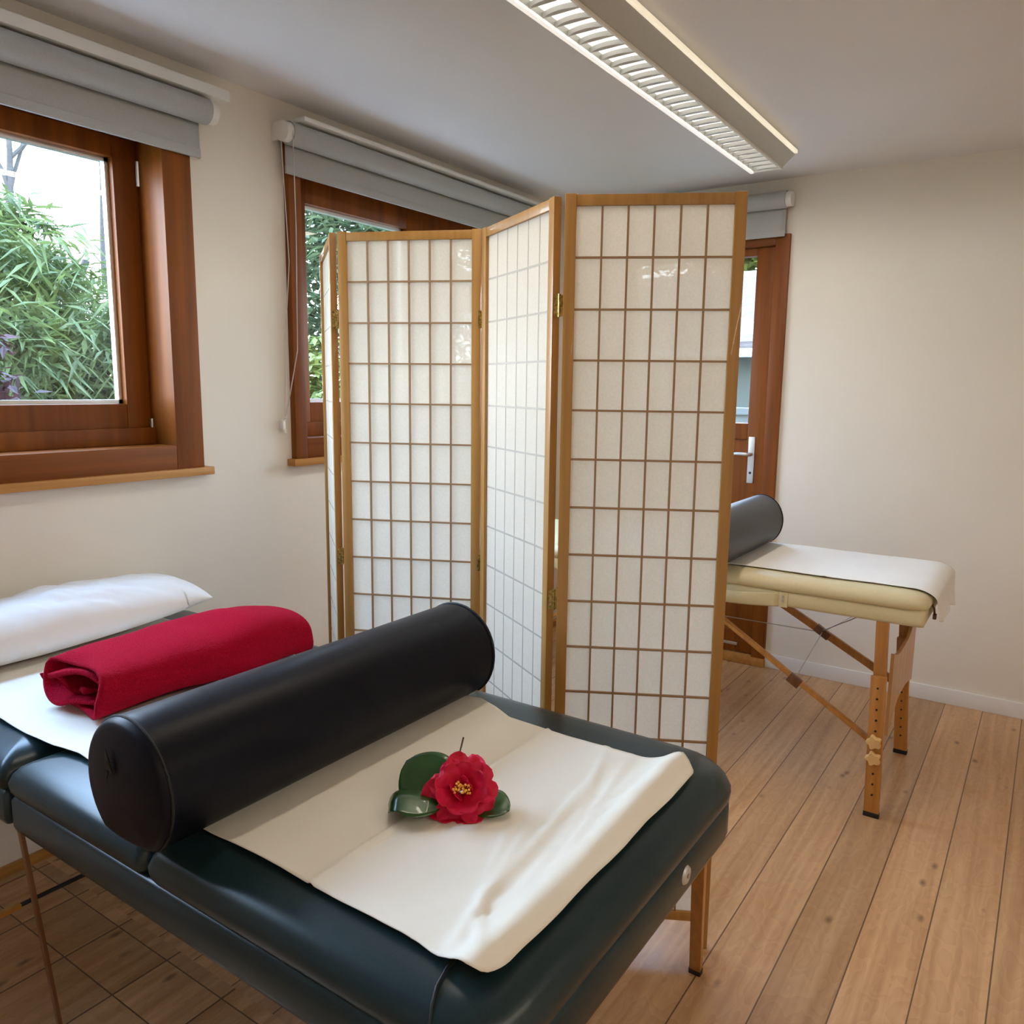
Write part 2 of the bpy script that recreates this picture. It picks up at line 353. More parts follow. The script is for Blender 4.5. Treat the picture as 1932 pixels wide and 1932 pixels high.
# ---------------------------------------------------------------- roller blinds
def roller_blind(axis, a0, a1, zt, zb, label, rail=None, hub=True, cord=None, tip=0.0):
    """a0..a1 along the wall, zt roll centre, zb cloth bottom"""
    t = thing('roller_blind', label, 'blind', (a0, YW, zt) if axis == 'x' else (XW, a0, zt))
    def P(u, dist, z): return (u, YW-dist, z) if axis == 'x' else (XW-dist, u, z)
    R = 0.036; dd = 0.062
    rings = []
    bm = new_bm(); tube(bm, [P(a0+0.012, dd, zt), P(a1-0.012, dd, zt)], R, 24); obj('roll', bm, fabric, t)
    bm = new_bm(); dc = dd-R*0.55+0.0
    n = 24
    dq = 0.036
    grid(bm, 40, 8, lambda u, v: Vector(P(a0+0.02+(a1-a0-0.04)*u, dq+0.0015*math.sin(u*17), zt-0.028+(zb-zt+0.028)*v)))
    obj('cloth', bm, fabric, t, solid=0.0012)
    bm = new_bm(); p0 = P(a0+0.02, dq-0.005, zb-0.004); p1 = P(a1-0.02, dq+0.004, zb+0.022)
    box(bm, min(p0[0], p1[0]), max(p0[0], p1[0]), min(p0[1], p1[1]), max(p0[1], p1[1]), p0[2], p1[2], 0.002); obj('bottom_bar', bm, fabric, t)
    if rail:
        p0 = P(a0+rail[0], 0.0, zt+rail[2]); p1 = P(a1+rail[1], rail[4], zt+rail[3]); bm = new_bm()
        box(bm, min(p0[0], p1[0]), max(p0[0], p1[0]), min(p0[1], p1[1]), max(p0[1], p1[1]), p0[2], p1[2], 0.002)
        obj('mounting_rail', bm, plastic, t)
    for u, s in ((a0, -1), (a1, 1)):
        bm = new_bm(); tube(bm, [P(u+s*0.012, dd, zt), P(u-s*0.012, dd, zt)], 0.031, 24)
        h = obj('end_hub', bm, plastic, t)
        bm = new_bm(); p0 = P(u-0.003, 0.0, zt-0.02); p1 = P(u+0.003, dd, zt+0.036)
        box(bm, min(p0[0], p1[0]), max(p0[0], p1[0]), min(p0[1], p1[1]), max(p0[1], p1[1]), p0[2], p1[2]); obj('bracket', bm, plastic, t)
    if cord:
        zc = cord
        bm = new_bm(); u = a0+0.006
        tube(bm, [P(u, dd+0.03, zt), P(u+0.004, dd+0.028, zt-0.3), P(u+0.002, dd+0.02, zc+0.25), P(u-0.004, 0.02, zc+0.02)], 0.0016, 6)
        tube(bm, [P(u, dd-0.028, zt), P(u+0.012, dd-0.02, zt-0.4), P(u+0.006, 0.02, zc+0.3), P(u-0.002, 0.014, zc+0.02)], 0.0016, 6)
        obj('pull_cord', bm, cordm, t)
        bm = new_bm(); c = P(u-0.01, 0.01, zc)
        box(bm, c[0]-0.006, c[0]+0.006, c[1]-0.008, c[1]+0.008, c[2]-0.02, c[2]+0.02, 0.003)
        tube(bm, [(c[0], c[1]-0.006, c[2]+0.015), (c[0]-0.004, c[1]-0.02, c[2]+0.028)], 0.003); tube(bm, [(c[0], c[1]-0.006, c[2]-0.015), (c[0]-0.004, c[1]-0.02, c[2]-0.028)], 0.003)
        obj('cord_cleat', bm, plastic, t)
    return t
roller_blind('x', -0.42, 1.545, 2.085, 1.962, 'grey roller blind above the large window on the left, cut off by the photo edge', rail=(-0.02, 0.055, 0.042, 0.072, 0.085))
roller_blind('x', 1.822, 3.36, 2.105, 1.99, 'grey roller blind with pull cord above the second window behind the folding screen', rail=(0.05, -0.01, 0.04, 0.054, 0.10), cord=1.165)
roller_blind('y', 1.045, 2.02, 2.12, 1.975, 'grey roller blind above the half-glazed wooden door', rail=None)

# ---------------------------------------------------------------- ceiling lamp
def luminaire(x0, x1, yl, label, power):
    """louvre half yl-0.11..yl, sloping side panel beyond it"""
    t = thing('ceiling_lamp', label, 'ceiling lamp', (x1, yl-0.06, ZC))
    zb, ya, yb_, yc = 2.15, yl, yl-0.115, yl-0.165
    bm = new_bm()
    # housing: top plate, left side, end caps, sloping right panel
    prof = [(ya, zb), (ya, zb+0.055), (yc+0.02, ZC-0.001), (yc, zb+0.045), (yb_, zb), (yb_+0.001, zb+0.004), (yc+0.012, zb+0.05), (ya-0.006, zb+0.05), (ya-0.006, zb)]
    loft(bm, [[(x, py, pz) for py, pz in prof] for x in (x0, x1)])
    obj('housing', bm, lampgrey, t, angle=20)
    for nm, y_, w_ in (('trim_strip', ya, 0.010), ('trim_strip', yb_, 0.004)):
        bm = new_bm(); box(bm, x0, x1, y_-w_/2-0.002, y_+w_/2+0.001, zb-0.006, zb+0.002, 0.001); obj(nm, bm, glowm if w_ > 0.005 else lampwhite, t)
    bm = new_bm(); box(bm, x0, x1-0.01, yc-0.010, yc+0.002, zb+0.043, zb+0.055, 0.002); obj('light_strip', bm, mat('glow strip', (0.9, 0.85, 0.7), 0.4, emit=(1.0, 0.9, 0.68), estr=0.55) if 'glow strip' not in MATS else MATS['glow strip'], t)
    bm = new_bm(); box(bm, x1-0.004, x1+0.004, yb_, ya, zb-0.004, zb+0.05, 0.002); obj('end_cap', bm, lampwhite, t)
    bm = new_bm(); box(bm, x0+0.01, x1-0.012, yb_+0.004, ya-0.008, zb+0.018, zb+0.020); obj('lit_diffuser', bm, MATS.get('reflector grey') or mat('reflector grey', (0.8, 0.8, 0.78), 0.5, emit=(1.0, 0.95, 0.88), estr=1.1), t)
    # curved reflector fins
    n = int((x1-x0)/0.056); bm = new_bm()
    for i in range(n):
        xx = x0+0.03+i*(x1-x0-0.05)/(n-1)
        def fin(u, v, xx=xx):
            s = 2*u-1; y = yb_+0.006+(ya-0.012-yb_-0.006+0.006)*u
            zt_ = zb+0.001+0.013*v; bow = 0.010*(s*s)
            return Vector((xx+bow+0.010*(1-s*s)*(1-v), y, zt_))
        def fin2(u, v, xx=xx):
            p = fin(u, v, xx); p.x -= 0.0022+0.014*(1-(2*u-1)**2)*(1-v); return p
        V1 = grid(bm, 10, 2, fin); V2 = grid(bm, 10, 2, fin2)
        for k in range(10): bm.faces.new((V1[k][0], V1[k+1][0], V2[k+1][0], V2[k][0]))
    obj('louvre', bm, finm, t)
    l = area('lamp_light', ((x0+x1)/2, (ya+yb_)/2, zb-0.008), (0, 0, 0), x1-x0-0.06, 0.10, power, WARM)
    l.parent = t; l.matrix_parent_inverse = Matrix.Translation(-t.location)
    return t
luminaire(0.85, 3.25, 1.087, 'long slim fluorescent ceiling lamp with curved louvre fins above the folding screen', LAMP_POWER)
luminaire(-1.6, 2.2, -1.25, 'second long fluorescent ceiling lamp behind the viewer, parallel to the first', LAMP_POWER*2.3)  # added out of view to light the room from behind the camera

# ---------------------------------------------------------------- cushions
def rrect(x0, x1, y0, y1, rads, n=7):
    """rads for corners (x0,y0),(x1,y0),(x1,y1),(x0,y1)"""
    cs = [(x0, y0, PI), (x1, y0, 1.5*PI), (x1, y1, 0), (x0, y1, 0.5*PI)]; sg = [(1, 1), (-1, 1), (-1, -1), (1, -1)]; out = []
    for (cx, cy, a0), (sx, sy), r in zip(cs, sg, rads):
        for k in range(n+1):
            a = a0+0.5*PI*k/n; out.append((cx+sx*r+r*math.cos(a), cy+sy*r+r*math.sin(a)))
    return out
def cushion(bm, x0, x1, y0, y1, zb, zt, rads, bulge=1.0):
    H = zt-zb
    L = [(0.020, 0.0), (0.006, 0.03), (0.000, 0.18), (-0.002, 0.40), (0.004, 0.60), (0.014, 0.76), (0.030, 0.88), (0.052, 0.955), (0.085, 0.99), (0.13, 1.0)]
    rings = []
    for ins, h in L:
        ins *= bulge
        pts = rrect(x0+ins, x1-ins, y0+ins, y1-ins, [max(0.004, r-ins*0.4) for r in rads])
        rings.append([(px, py, zb+H*h) for px, py in pts])
    loft(bm, rings)
def apron(bm, x0, x1, y0, y1, z0, z1, rads):
    L = [(0.012, z0-0.000), (0.003, z0+0.003), (0.0, z0+0.012), (0.0, z1-0.010), (0.006, z1-0.002), (0.02, z1)]
    loft(bm, [[(px, py, z) for px, py in rrect(x0+i, x1-i, y0+i, y1-i, [max(0.003, r-i*0.5) for r in rads])] for i, z in L])

# ---------------------------------------------------------------- front massage table
TX0, TX1, TY0, TY1 = 0.592, 1.398, 0.416, 2.165
ft = thing('massage_table', 'dark teal massage table in the foreground carrying a black bolster, cream sheet and red flower', 'massage table', (0.98, 1.3, 0), 'massage tables')
ZT = 0.636
secs = [(TY0, 1.055, (0.085, 0.105, 0.02, 0.02)), (1.062, 1.490, (0.02, 0.02, 0.02, 0.02)), (1.500, TY1, (0.02, 0.02, 0.05, 0.05))]
for ya, yb_, rd in secs:
    bm = new_bm(); cushion(bm, TX0, TX1, ya, yb_, 0.566, ZT, rd); obj('cushion', bm, leather, ft, angle=80)
for ya, yb_, rd in ((TY0, 1.486, (0.075, 0.095, 0.01, 0.01)), (1.502, TY1, (0.01, 0.01, 0.04, 0.04))):
    bm = new_bm(); apron(bm, TX0+0.002, TX1-0.002, ya+0.002, yb_, 0.500, 0.570, rd); obj('frame', bm, leather, ft, angle=60)
bm = new_bm()   # stitched corner seam across the near edge
tube(bm, [(0.585, 0.50, 0.572), (0.5895, 0.502, 0.59), (0.596, 0.506, 0.606), (0.606, 0.512, 0.620), (0.622, 0.518, 0.6305), (0.645, 0.522, 0.6365), (0.68, 0.524, 0.6372)], 0.0022, 8)
obj('seam_piping', bm, seamm, ft)
bm = new_bm(); m_ = Matrix.Translation((1.118, TY0+0.001, 0.539)) @ Matrix.Rotation(PI/2, 4, 'X')
bmesh.ops.create_cone(bm, cap_ends=True, segments=28, radius1=0.0165, radius2=0.013, depth=0.005, matrix=m_)
bd = obj('badge', bm, badgem, ft)
bm = new_bm(); bmesh.ops.create_cone(bm, cap_ends=True, segments=16, radius1=0.004, radius2=0.0035, depth=0.003, matrix=Matrix.Translation((1.118, TY0-0.002, 0.539)) @ Matrix.Rotation(PI/2, 4, 'X'))
obj('badge_centre', bm, steel, bd)
def splayed_leg(top, foot, w, t, parent, m):
    bm = new_bm(); bar(bm, Vector(foot)+Vector((0, 0, 0.012)), top, w, t, (0, 1, 0)); o = obj('leg', bm, m, parent)
    bm = new_bm(); f = Vector(foot); box(bm, f.x-w/2-0.001, f.x+w/2+0.001, f.y-t/2-0.001, f.y+t/2+0.001, 0, 0.014, 0.002); obj('rubber_foot', bm, black, o)
    return o
darkleg = wood('walnut leg', (0.10, 0.035, 0.010), (0.16, 0.06, 0.018), 'z', 0.35, 50, 0.3)
splayed_leg((1.335, 0.475, 0.512), (1.575, 0.555, 0), 0.016, 0.026, ft, beechz)
splayed_leg((0.63, 0.475, 0.512), (0.50, 0.40, 0), 0.018, 0.034, ft, beechz)
splayed_leg((0.601, 1.470, 0.505), (0.648, 1.478, 0), 0.007, 0.014, ft, darkleg)
splayed_leg((1.335, 1.95, 0.512), (1.50, 2.0, 0), 0.018, 0.034, ft, beechz)
splayed_leg((0.62, 1.95, 0.512), (0.50, 2.0, 0), 0.018, 0.034, ft, beechz)
bm = new_bm(); tube(bm, [(0.642, 1.60, 0.279), (0.90, 1.60, 0.275)], 0.0045, 8); obj('steel_brace', bm, black, ft)
bm = new_bm(); bar(bm, (0.40, 1.60, 0.281), (0.642, 1.60, 0.279), 0.012, 0.010, (0, 0, 1), 0.001); obj('cross_brace', bm, beechz, ft)

# sheet
def interp(tab, y):
    for (ya, xa), (yb_, xb) in zip(tab, tab[1:]):
        if y <= yb_: return xa+(xb-xa)*(y-ya)/(yb_-ya)
    return tab[-1][1]
LEFT = [(0.455, 0.652), (0.47, 0.640), (0.49, 0.637), (0.52, 0.643), (0.57, 0.651), (0.668, 0.653), (0.825, 0.657), (0.974, 0.655), (1.343, 0.672), (1.39, 0.674), (1.457, 0.663), (1.67, 0.664), (2.12, 0.67)]
RIGHT = [(0.455, 1.262), (0.470, 1.266), (0.494, 1.274), (0.516, 1.256), (0.613, 1.249), (0.683, 1.252), (0.783, 1.258), (0.854, 1.256), (0.912, 1.286), (0.962, 1.306), (1.2, 1.27), (1.9, 1.245), (2.12, 1.25)]
def sheet_pt(u, v):
    cl_, cr_ = max(0, 1-u/0.075), max(0, 1-(1-u)/0.03)
    y0_ = 0.462+0.026*(1-math.sqrt(max(0, 1-cl_*cl_)))+0.016*(1-math.sqrt(max(0, 1-cr_*cr_)))+0.0010*math.sin(u*21)
    y = y0_+v*(2.10-y0_)
    xl, xr = interp(LEFT, y), interp(RIGHT, y); x = xl+(xr-xl)*u
    z = ZT+0.0048
    z += 0.0016*nz(x*6, y*6, 0.3)+0.0007*nz(x*26, y*22, 4)
    z += 0.0035*math.exp(-((y-0.766-0.004*math.sin(x*9))/0.0035)**2)
    # bunched hem
    h = 0.020+0.007*nz(x*3.2, 1.7, 0)+0.004*math.sin(x*11+1)
    yc = 0.492+0.003*math.sin(x*7)+0.002*nz(x*9, 0, 2)
    z += h*math.exp(-((y-yc)/(0.030 if y > yc else 0.020))**2)
    if y > 0.49: z += min(1, (y-0.49)/0.015)*0.0035*abs(nz(x*7-y*10, (x*0.5+y)*30, 7))*math.exp(-((y-0.53)/0.07)**2)*2
    for (cx, cy, ang, ln, wd, hh) in ((0.80, 0.565, 0.25, 0.16, 0.008, 0.006), (0.95, 0.575, 0.12, 0.2, 0.007, 0.005), (1.08, 0.55, 0.18, 0.14, 0.006, 0.004), (0.73, 0.535, 0.62, 0.05, 0.0045, 0.0045), (0.70, 0.52, 0.75, 0.035, 0.004, 0.005), (0.88, 0.535, 0.1, 0.09, 0.005, 0.004), (1.02, 0.53, 0.06, 0.12, 0.005, 0.0035), (1.15, 0.60, 0.3, 0.15, 0.006, 0.0035), (0.86, 0.60, 0.35, 0.1, 0.006, 0.004)):
        dx, dy = x-cx, y-cy; a = dx*math.cos(ang)+dy*math.sin(ang); b = -dx*math.sin(ang)+dy*math.cos(ang)
        z += hh*math.exp(-(a/ln)**2-(b/wd)**2)
    # side edges lift slightly
    e = min(x-xl, xr-x); z += 0.004*math.exp(-e/0.012)*(0.5+0.5*math.sin(y*23))
    if False: z -= 0
    return Vector((x, y, z))
bm = new_bm(); grid(bm, 90, 240, sheet_pt)
tag(obj('table_sheet', bm, sheetm, None, solid=0.0012, angle=180), 'cream non-woven paper sheet spread over the dark teal massage table', 'sheet')

# bolster
def bolster(name, c, rx, rz, x0, x1, m, label, segx=26):
    cy, cz = c; bm = new_bm(); n = 48; rings = []
    prof = [(0.0, 0.86), (0.002, 0.93), (0.006, 0.975), (0.013, 1.0), (0.016, 1.0), (0.019, 0.992), (0.024, 1.0)]
    xs = [(x0+a, s) for a, s in prof]+[(x0+0.03+(x1-x0-0.06)*i/segx, 1.0) for i in range(segx+1)]+[(x1-a, s) for a, s in prof[::-1]]
    for x, s in xs:
        ring = []
        for k in range(n):
            a = 2*PI*k/n; ca, sa = math.cos(a), math.sin(a)
            r = 1+0.006*nz(x*5, ca*1.5, sa*1.5)
            zz = cz+rz*s*r*sa
            if sa < -0.80: zz = cz-rz*(0.80+(abs(sa)-0.80)*0.25)*s
            ring.append((x, cy+rx*s*r*ca, zz))
        rings.append(ring)
    loft(bm, rings, cap0=False, cap1=False)
    bm.verts.ensure_lookup_table()
    # domed caps
    N = len(bm.verts)
    for base, sgn, xc in ((0, -1, x0), (N-n, 1, x1)):
        bm.verts.ensure_lookup_table(); prev = [bm.verts[base+k] for k in range(n)]
        for sc_, off in ((0.6, 0.004), (0.3, 0.006)):
            cur = []
            for v in prev0(rings, 0 if sgn < 0 else -1):
                cur.append(bm.verts.new((xc+sgn*off, cy+(v[1]-cy)*sc_/0.86, cz+(v[2]-cz)*sc_/0.86)))
            for k in range(n): bm.faces.new((prev[k], prev[(k+1) % n], cur[(k+1) % n], cur[k]))
            prev = cur
        bm.faces.new(prev)
    body = tag(obj(name, bm, m, None, angle=80), label, 'bolster')
    for xx in (x0+0.0145, x1-0.0145):
        bm = new_bm(); pts = []
        for k in range(n+1):
            a = 2*PI*k/n; ca, sa = math.cos(a), math.sin(a); zz = cz+rz*1.004*sa
            if sa < -0.80: zz = cz-rz*(0.80+(abs(sa)-0.80)*0.25)
            pts.append((xx, cy+rx*1.004*ca, zz))
        tube(bm, pts, 0.0022, 6, cap=False); obj('piping', bm, seamm, body)
    return body
def prev0(rings, i): return rings[i]
BY, BRY, BRZ = 1.042, 0.100, 0.101
bol = bolster('bolster', (BY, ZT+0.0115+BRZ*0.85), BRY, BRZ, 0.560, 1.338, bolm, 'black vinyl bolster lying across the dark teal massage table in the foreground')
bm = new_bm(); tube(bm, [(0.551, BY+0.02, 0.79), (0.549, BY+0.012, 0.772), (0.551, BY+0.006, 0.757)], [0.001, 0.0035, 0.001], 6); tube(bm, [(0.551, BY+0.006, 0.775), (0.549, BY+0.014, 0.764), (0.551, BY+0.02, 0.748)], [0.001, 0.0025, 0.001], 6)
obj('zip_pull', bm, seamm, bol)

# towel: folded and rolled strip
def towel():
    bm = new_bm()
    TXA, TXB = 0.762, 1.262; cy = 1.560
    nturn = 2.35; nS = 190; nX = 56
    def fn(u, v):
        x = TXA+(TXB-TXA)*u
        a = nturn*2*PI*v                       # inner to outer
        rad = 0.30+0.70*v
        hy = (0.150-0.012*u)*rad*(1+0.10*nz(x*5, 0, v*3)); hz = (0.050+0.016*math.sin(PI*u*0.9+0.15))*rad
        ph = a+PI*1.25
        ca, sa = math.cos(ph), math.sin(ph)
        sq = 1/((abs(ca)**2.8+abs(sa)**2.8)**(1/2.8))
        y = hy*ca*sq; z = hz*sa*sq
        y += 0.016*nz(x*6, v*4, 3)*rad; z += 0.010*nz(x*8, v*6, 9)+0.003*nz(x*22, v*20, 4)
        edge = math.exp(-u/0.05)
        z += edge*0.011*math.sin(a*2.9+1)*(1-0.3*v); y += edge*0.013*math.sin(a*2.2)
        xx = x + 0.018*edge*math.sin(a*1.1+v*5)
        zc = ZT+0.012+(0.050+0.016*math.sin(PI*u*0.9+0.15))
        zz = zc+z + 0.020*math.exp(-((u-0.80)/0.22)**2)*(1 if sa > 0 else 0)*abs(sa)*rad
        return Vector((xx, cy+y+0.03*(u-0.5)*-1, max(zz, ZT+0.012)))
    grid(bm, nX, nS, fn)
    o = obj('towel', bm, towelm, None, solid=-0.009, angle=180)
    o.modifiers['thickness'].offset = 0
    return tag(o, 'dark red terry towel folded into a roll behind the black bolster', 'towel')
towel()

# pillow
def pillow():
    bm = new_bm(); x0, x1, y0_, y1_ = 0.42, 1.335, 1.905, 2.165; zb = ZT+0.011
    def f(sgn):
        def g(u, v):
            s, t = 2*u-1, 2*v-1
            e = (max(0, 1-abs(s)**3.2)**0.55)*(max(0, 1-abs(t)**2.6)**0.60)
            pin = 1-0.0*abs(s)
            x = (x0+x1)/2+s*(x1-x0)/2*(1-0.03*(t*t)*(1 if abs(s) > .8 else 0)); y = (y0_+y1_)/2+t*(y1_-y0_)/2*(1-0.10*(1-abs(s)**2)*0)
            h = 0.084*e*(1 if sgn > 0 else 0.55)
            wr = 0.016*nz(x*4, y*6, 2)+0.016*abs(nz(x*9, y*12, 5))+0.008*abs(nz(x*20+y*14, y*18, 8))
            zmid = zb+0.045+0.018*s*(1 if s > 0 else 0)
            z = zmid+sgn*h+(wr*e if sgn > 0 else 0)
            return Vector((x, y, max(z, zb)))
        return g
    grid(bm, 120, 50, f(1)); grid(bm, 120, 50, f(-1)); bmesh.ops.remove_doubles(bm, verts=bm.verts[:], dist=0.0008)
    return tag(obj('pillow', bm, whitesheet, None, angle=180), 'white paper-covered pillow at the window end of the teal massage table', 'pillow')
pillow()

# ---------------------------------------------------------------- camellia
petm = noisemat('camellia petal', (0.50, 0.002, 0.028), (0.68, 0.010, 0.065), (1, 1, 1), 60, 0.5, 0.2, 0.001, 3, spec=0.25)
petb = MATS['camellia petal'].node_tree.nodes['Principled BSDF']; petb.inputs['Subsurface Weight'].default_value = 0.15; petb.inputs['Subsurface Radius'].default_value = (0.01, 0.002, 0.002)
stam = mat('stamen yellow', (0.85, 0.33, 0.03), 0.5); anther = mat('anther', (0.9, 0.45, 0.06), 0.6)
leafm = noisemat('camellia leaf', (0.008, 0.045, 0.006), (0.02, 0.085, 0.012), (1, 1, 1), 25, 0.28, 0.15, 0.001, 3, coat=0.4)
leafu = mat('leaf underside', (0.22, 0.30, 0.12), 0.5)
stemm = mat('stem brown', (0.06, 0.03, 0.015), 0.6)
FL = Vector((0.912, 0.716, ZT+0.012))
fl = thing('camellia', 'red camellia flower with dark green leaves lying on the cream sheet', 'flower', FL)
VDIR = Vector((-0.62, -0.46, 0.64)).normalized()      # the open face of the flower
tilt = Matrix.Translation(FL+Vector((0.004, -0.004, 0.030))) @ VDIR.to_track_quat('Z', 'Y').to_matrix().to_4x4()
def petal(ang, L, Wd, elev, curl, seed, z0=0.0):
    """elev: angle above the flower's plane; curl: how the tip bends back"""
    bm = new_bm()
    def f(u, v):
        s = 2*v-1; w = Wd*0.5*min(1, 0.30+1.5*u)*(max(0, 1-max(0, (u-0.55)/0.5)**2.2)**0.5)
        e = elev; r = 0; z = z0; n = 8
        for k in range(n):
            q = u*k/n; ee = elev-curl*q*q; r += L*u/n*math.cos(ee); z += L*u/n*math.sin(ee)
        notch = 1-0.10*math.exp(-(s/0.25)**2)*u**5
        z += (0.30*w*s*s)+0.0030*nz(u*3.5+seed, s*2.0, seed)*u*1.6+0.0012*math.sin(s*6+seed)*u*u
        p = Vector(((0.003+r)*notch, s*w+0.002*nz(seed, u*4, 1)*u, z))
        return Matrix.Rotation(ang, 3, 'Z') @ p
    grid(bm, 12, 12, f)
    for v in bm.verts:
        v.co = tilt @ v.co
        if v.co.z < ZT+0.008: v.co.z = ZT+0.008+0.1*(v.co.z-ZT-0.008)
    return obj('petal', bm, petm, fl, solid=0.0007, angle=180)
for i in range(6): petal(2*PI*i/6+0.35, 0.054+0.006*math.sin(i*2.4), 0.064, 0.10, 0.55, i*3.1, -0.004)
for i in range(4): petal(2*PI*i/4+0.9, 0.043, 0.056, 0.70, 0.35, i*5.7+1, -0.001)
for i in range(2): petal(2*PI*i/2+0.6, 0.030, 0.030, 1.15, -0.1, i*2.7+9, 0.0)
bm = new_bm(); bm2 = new_bm()
for i in range(30):
    a = random.random()*2*PI; rd = 0.003+0.007*random.random(); h = 0.020+0.010*random.random()
    cx = -0.004 if i % 2 else 0.006
    p0 = Vector((cx+rd*0.5*math.cos(a), rd*0.5*math.sin(a), 0.0)); p1 = Vector((cx*1.4+rd*math.cos(a), rd*math.sin(a), h))
    tube(bm, [tilt @ p0, tilt @ ((p0+p1)/2), tilt @ p1], 0.0011, 5)
    bmesh.ops.create_icosphere(bm2, subdivisions=1, radius=0.0022, matrix=Matrix.Translation(tilt @ p1))
obj('stamens', bm, stam, fl); obj('anthers', bm2, anther, fl)
def leaf_(base, direc, L, Wd, nrm, curl, fold, name='leaf', tipcurl=0.0):
    base = Vector(base); d_ = Vector(direc).normalized(); n_ = Vector(nrm); n_ = (n_-n_.dot(d_)*d_).normalized(); s_ = d_.cross(n_)
    bm = new_bm()
    def f(u, v):
        s = 2*v-1; w = Wd*0.5*(math.sin(PI*u**0.9)**0.6)+0.0004
        bend = curl*u*u*L; lx = L*u
        if tipcurl and u > 0.72: k = (u-0.72)/0.28; lx = L*(0.72+0.28*math.sin(k*2.2)/2.2); bend += L*0.28*(1-math.cos(k*2.2))/2.2*tipcurl
        p = base+d_*lx+s_*(s*w)+n_*(bend+fold*abs(s)*w+0.001*nz(u*5, s*3, L*50))
        p.z = max(p.z, ZT+0.007); return p
    grid(bm, 18, 10, f)
    return obj(name, bm, [leafm, leafu], fl, angle=180, solid=0.0008)
leaf_(FL+Vector((0.000, 0.020, 0.010)), (0.02, 0.90, 0.42), 0.100, 0.098, (-0.62, -0.20, 0.75), -0.10, 0.06)
leaf_(FL+Vector((-0.014, 0.016, 0.014)), (-0.62, 0.72, 0.36), 0.092, 0.084, (-0.1, 0.1, 1), -0.24, -0.25, tipcurl=-1.0)
leaf_(FL+Vector((0.030, -0.012, 0.004)), (0.05, -1.0, 0.12), 0.062, 0.060, (-0.3, 0, 1), -0.1, 0.1)
bm = new_bm(); tube(bm, [FL+Vector((0.020, 0.020, 0.03)), FL+Vector((0.050, 0.036, 0.062)), FL+Vector((0.066, 0.040, 0.084))], [0.0016, 0.0012, 0.0016], 6); obj('stem', bm, stemm, fl)

# ---------------------------------------------------------------- folding screen
fs = thing('folding_screen', 'four-panel wooden folding screen with cream paper and square lattice, between the two massage tables', 'folding screen', (1.6, 1.1, 0))
H = 1.70; FT = 0.018; SW = 0.024
def screen_panel(a, b, lat_front):
    """a -> b in plan; lattice on camera side when lat_front"""
    a = Vector((a[0], a[1], 0)); b = Vector((b[0], b[1], 0)); dx = (b-a); Wd = dx.length; dx.normalize()
    n = Vector((dx.y, -dx.x, 0))
    if n.dot(Vector((-a.x, -a.y, 0))) < 0: n = -n          # towards the camera side
    m = Matrix((dx, n, Vector((0, 0, 1)))).transposed().to_4x4(); m.translation = a
    bm = new_bm()
    box(bm, 0, SW, -FT/2, FT/2, 0, H, 0.0015, m); box(bm, Wd-SW, Wd, -FT/2, FT/2, 0, H, 0.0015, m)
    box(bm, SW, Wd-SW, -FT/2+0.001, FT/2-0.001, H-0.024, H-0.002, 0.001, m); box(bm, SW, Wd-SW, -FT/2+0.001, FT/2-0.001, 0.068, 0.09, 0.001, m)
    f = obj('panel_frame', bm, shojiw, fs)
    s = 1 if lat_front else -1
    zt, zb = H-0.022, 0.088; nr, nc = 15, 6
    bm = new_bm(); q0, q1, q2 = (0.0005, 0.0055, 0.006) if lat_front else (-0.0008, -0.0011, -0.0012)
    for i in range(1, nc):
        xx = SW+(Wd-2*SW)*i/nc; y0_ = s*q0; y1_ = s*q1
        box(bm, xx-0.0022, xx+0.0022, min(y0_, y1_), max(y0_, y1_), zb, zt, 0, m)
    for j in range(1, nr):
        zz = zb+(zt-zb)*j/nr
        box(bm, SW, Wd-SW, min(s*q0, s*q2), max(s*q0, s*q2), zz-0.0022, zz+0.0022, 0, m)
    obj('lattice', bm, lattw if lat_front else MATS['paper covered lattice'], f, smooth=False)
    bm = new_bm(); vs = [bm.verts.new(m @ Vector(q)) for q in ((SW-0.003, -0.0005*s, zb), (Wd-SW+0.003, -0.0005*s, zb), (Wd-SW+0.003, -0.0005*s, zt), (SW-0.003, -0.0005*s, zt))]
    bm.faces.new(vs); obj('paper', bm, paper, f, smooth=False)
P1a, P1b = (1.790, 1.945), (1.536, 1.628)
P2a, P2b = (1.541, 1.612), (1.703, 1.262)
P3a, P3b = (1.702, 1.250), (1.503, 0.914)
P4a, P4b = (1.496, 0.892), (1.671, 0.566)
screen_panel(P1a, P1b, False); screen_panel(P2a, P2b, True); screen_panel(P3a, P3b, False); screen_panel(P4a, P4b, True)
for (p, q) in ((P1b, P2a), (P2b, P3a), (P3b, P4a)):
    for zz in (0.25, 0.83, 1.475):
        bm = new_bm(); c = (Vector((*p, zz))+Vector((*q, zz)))/2; dcam = Vector((-c.x, -c.y, 0)).normalized()*0.007
        tube(bm, [c+dcam+Vector((0, 0, -0.024)), c+dcam+Vector((0, 0, 0.024))], 0.0035, 8)
        sd = Vector((dcam.y, -dcam.x, 0)).normalized()
        for sg in (-1, 1):
            pts = c+sd*sg*0.006+dcam*0.8
            box(bm, -0.006, 0.006, -0.001, 0.001, -0.022, 0.022, 0.0005, Matrix.Translation(pts) @ Matrix((sd, dcam.normalized(), Vector((0, 0, 1)))).transposed().to_4x4())
        obj('hinge', bm, brass, fs)

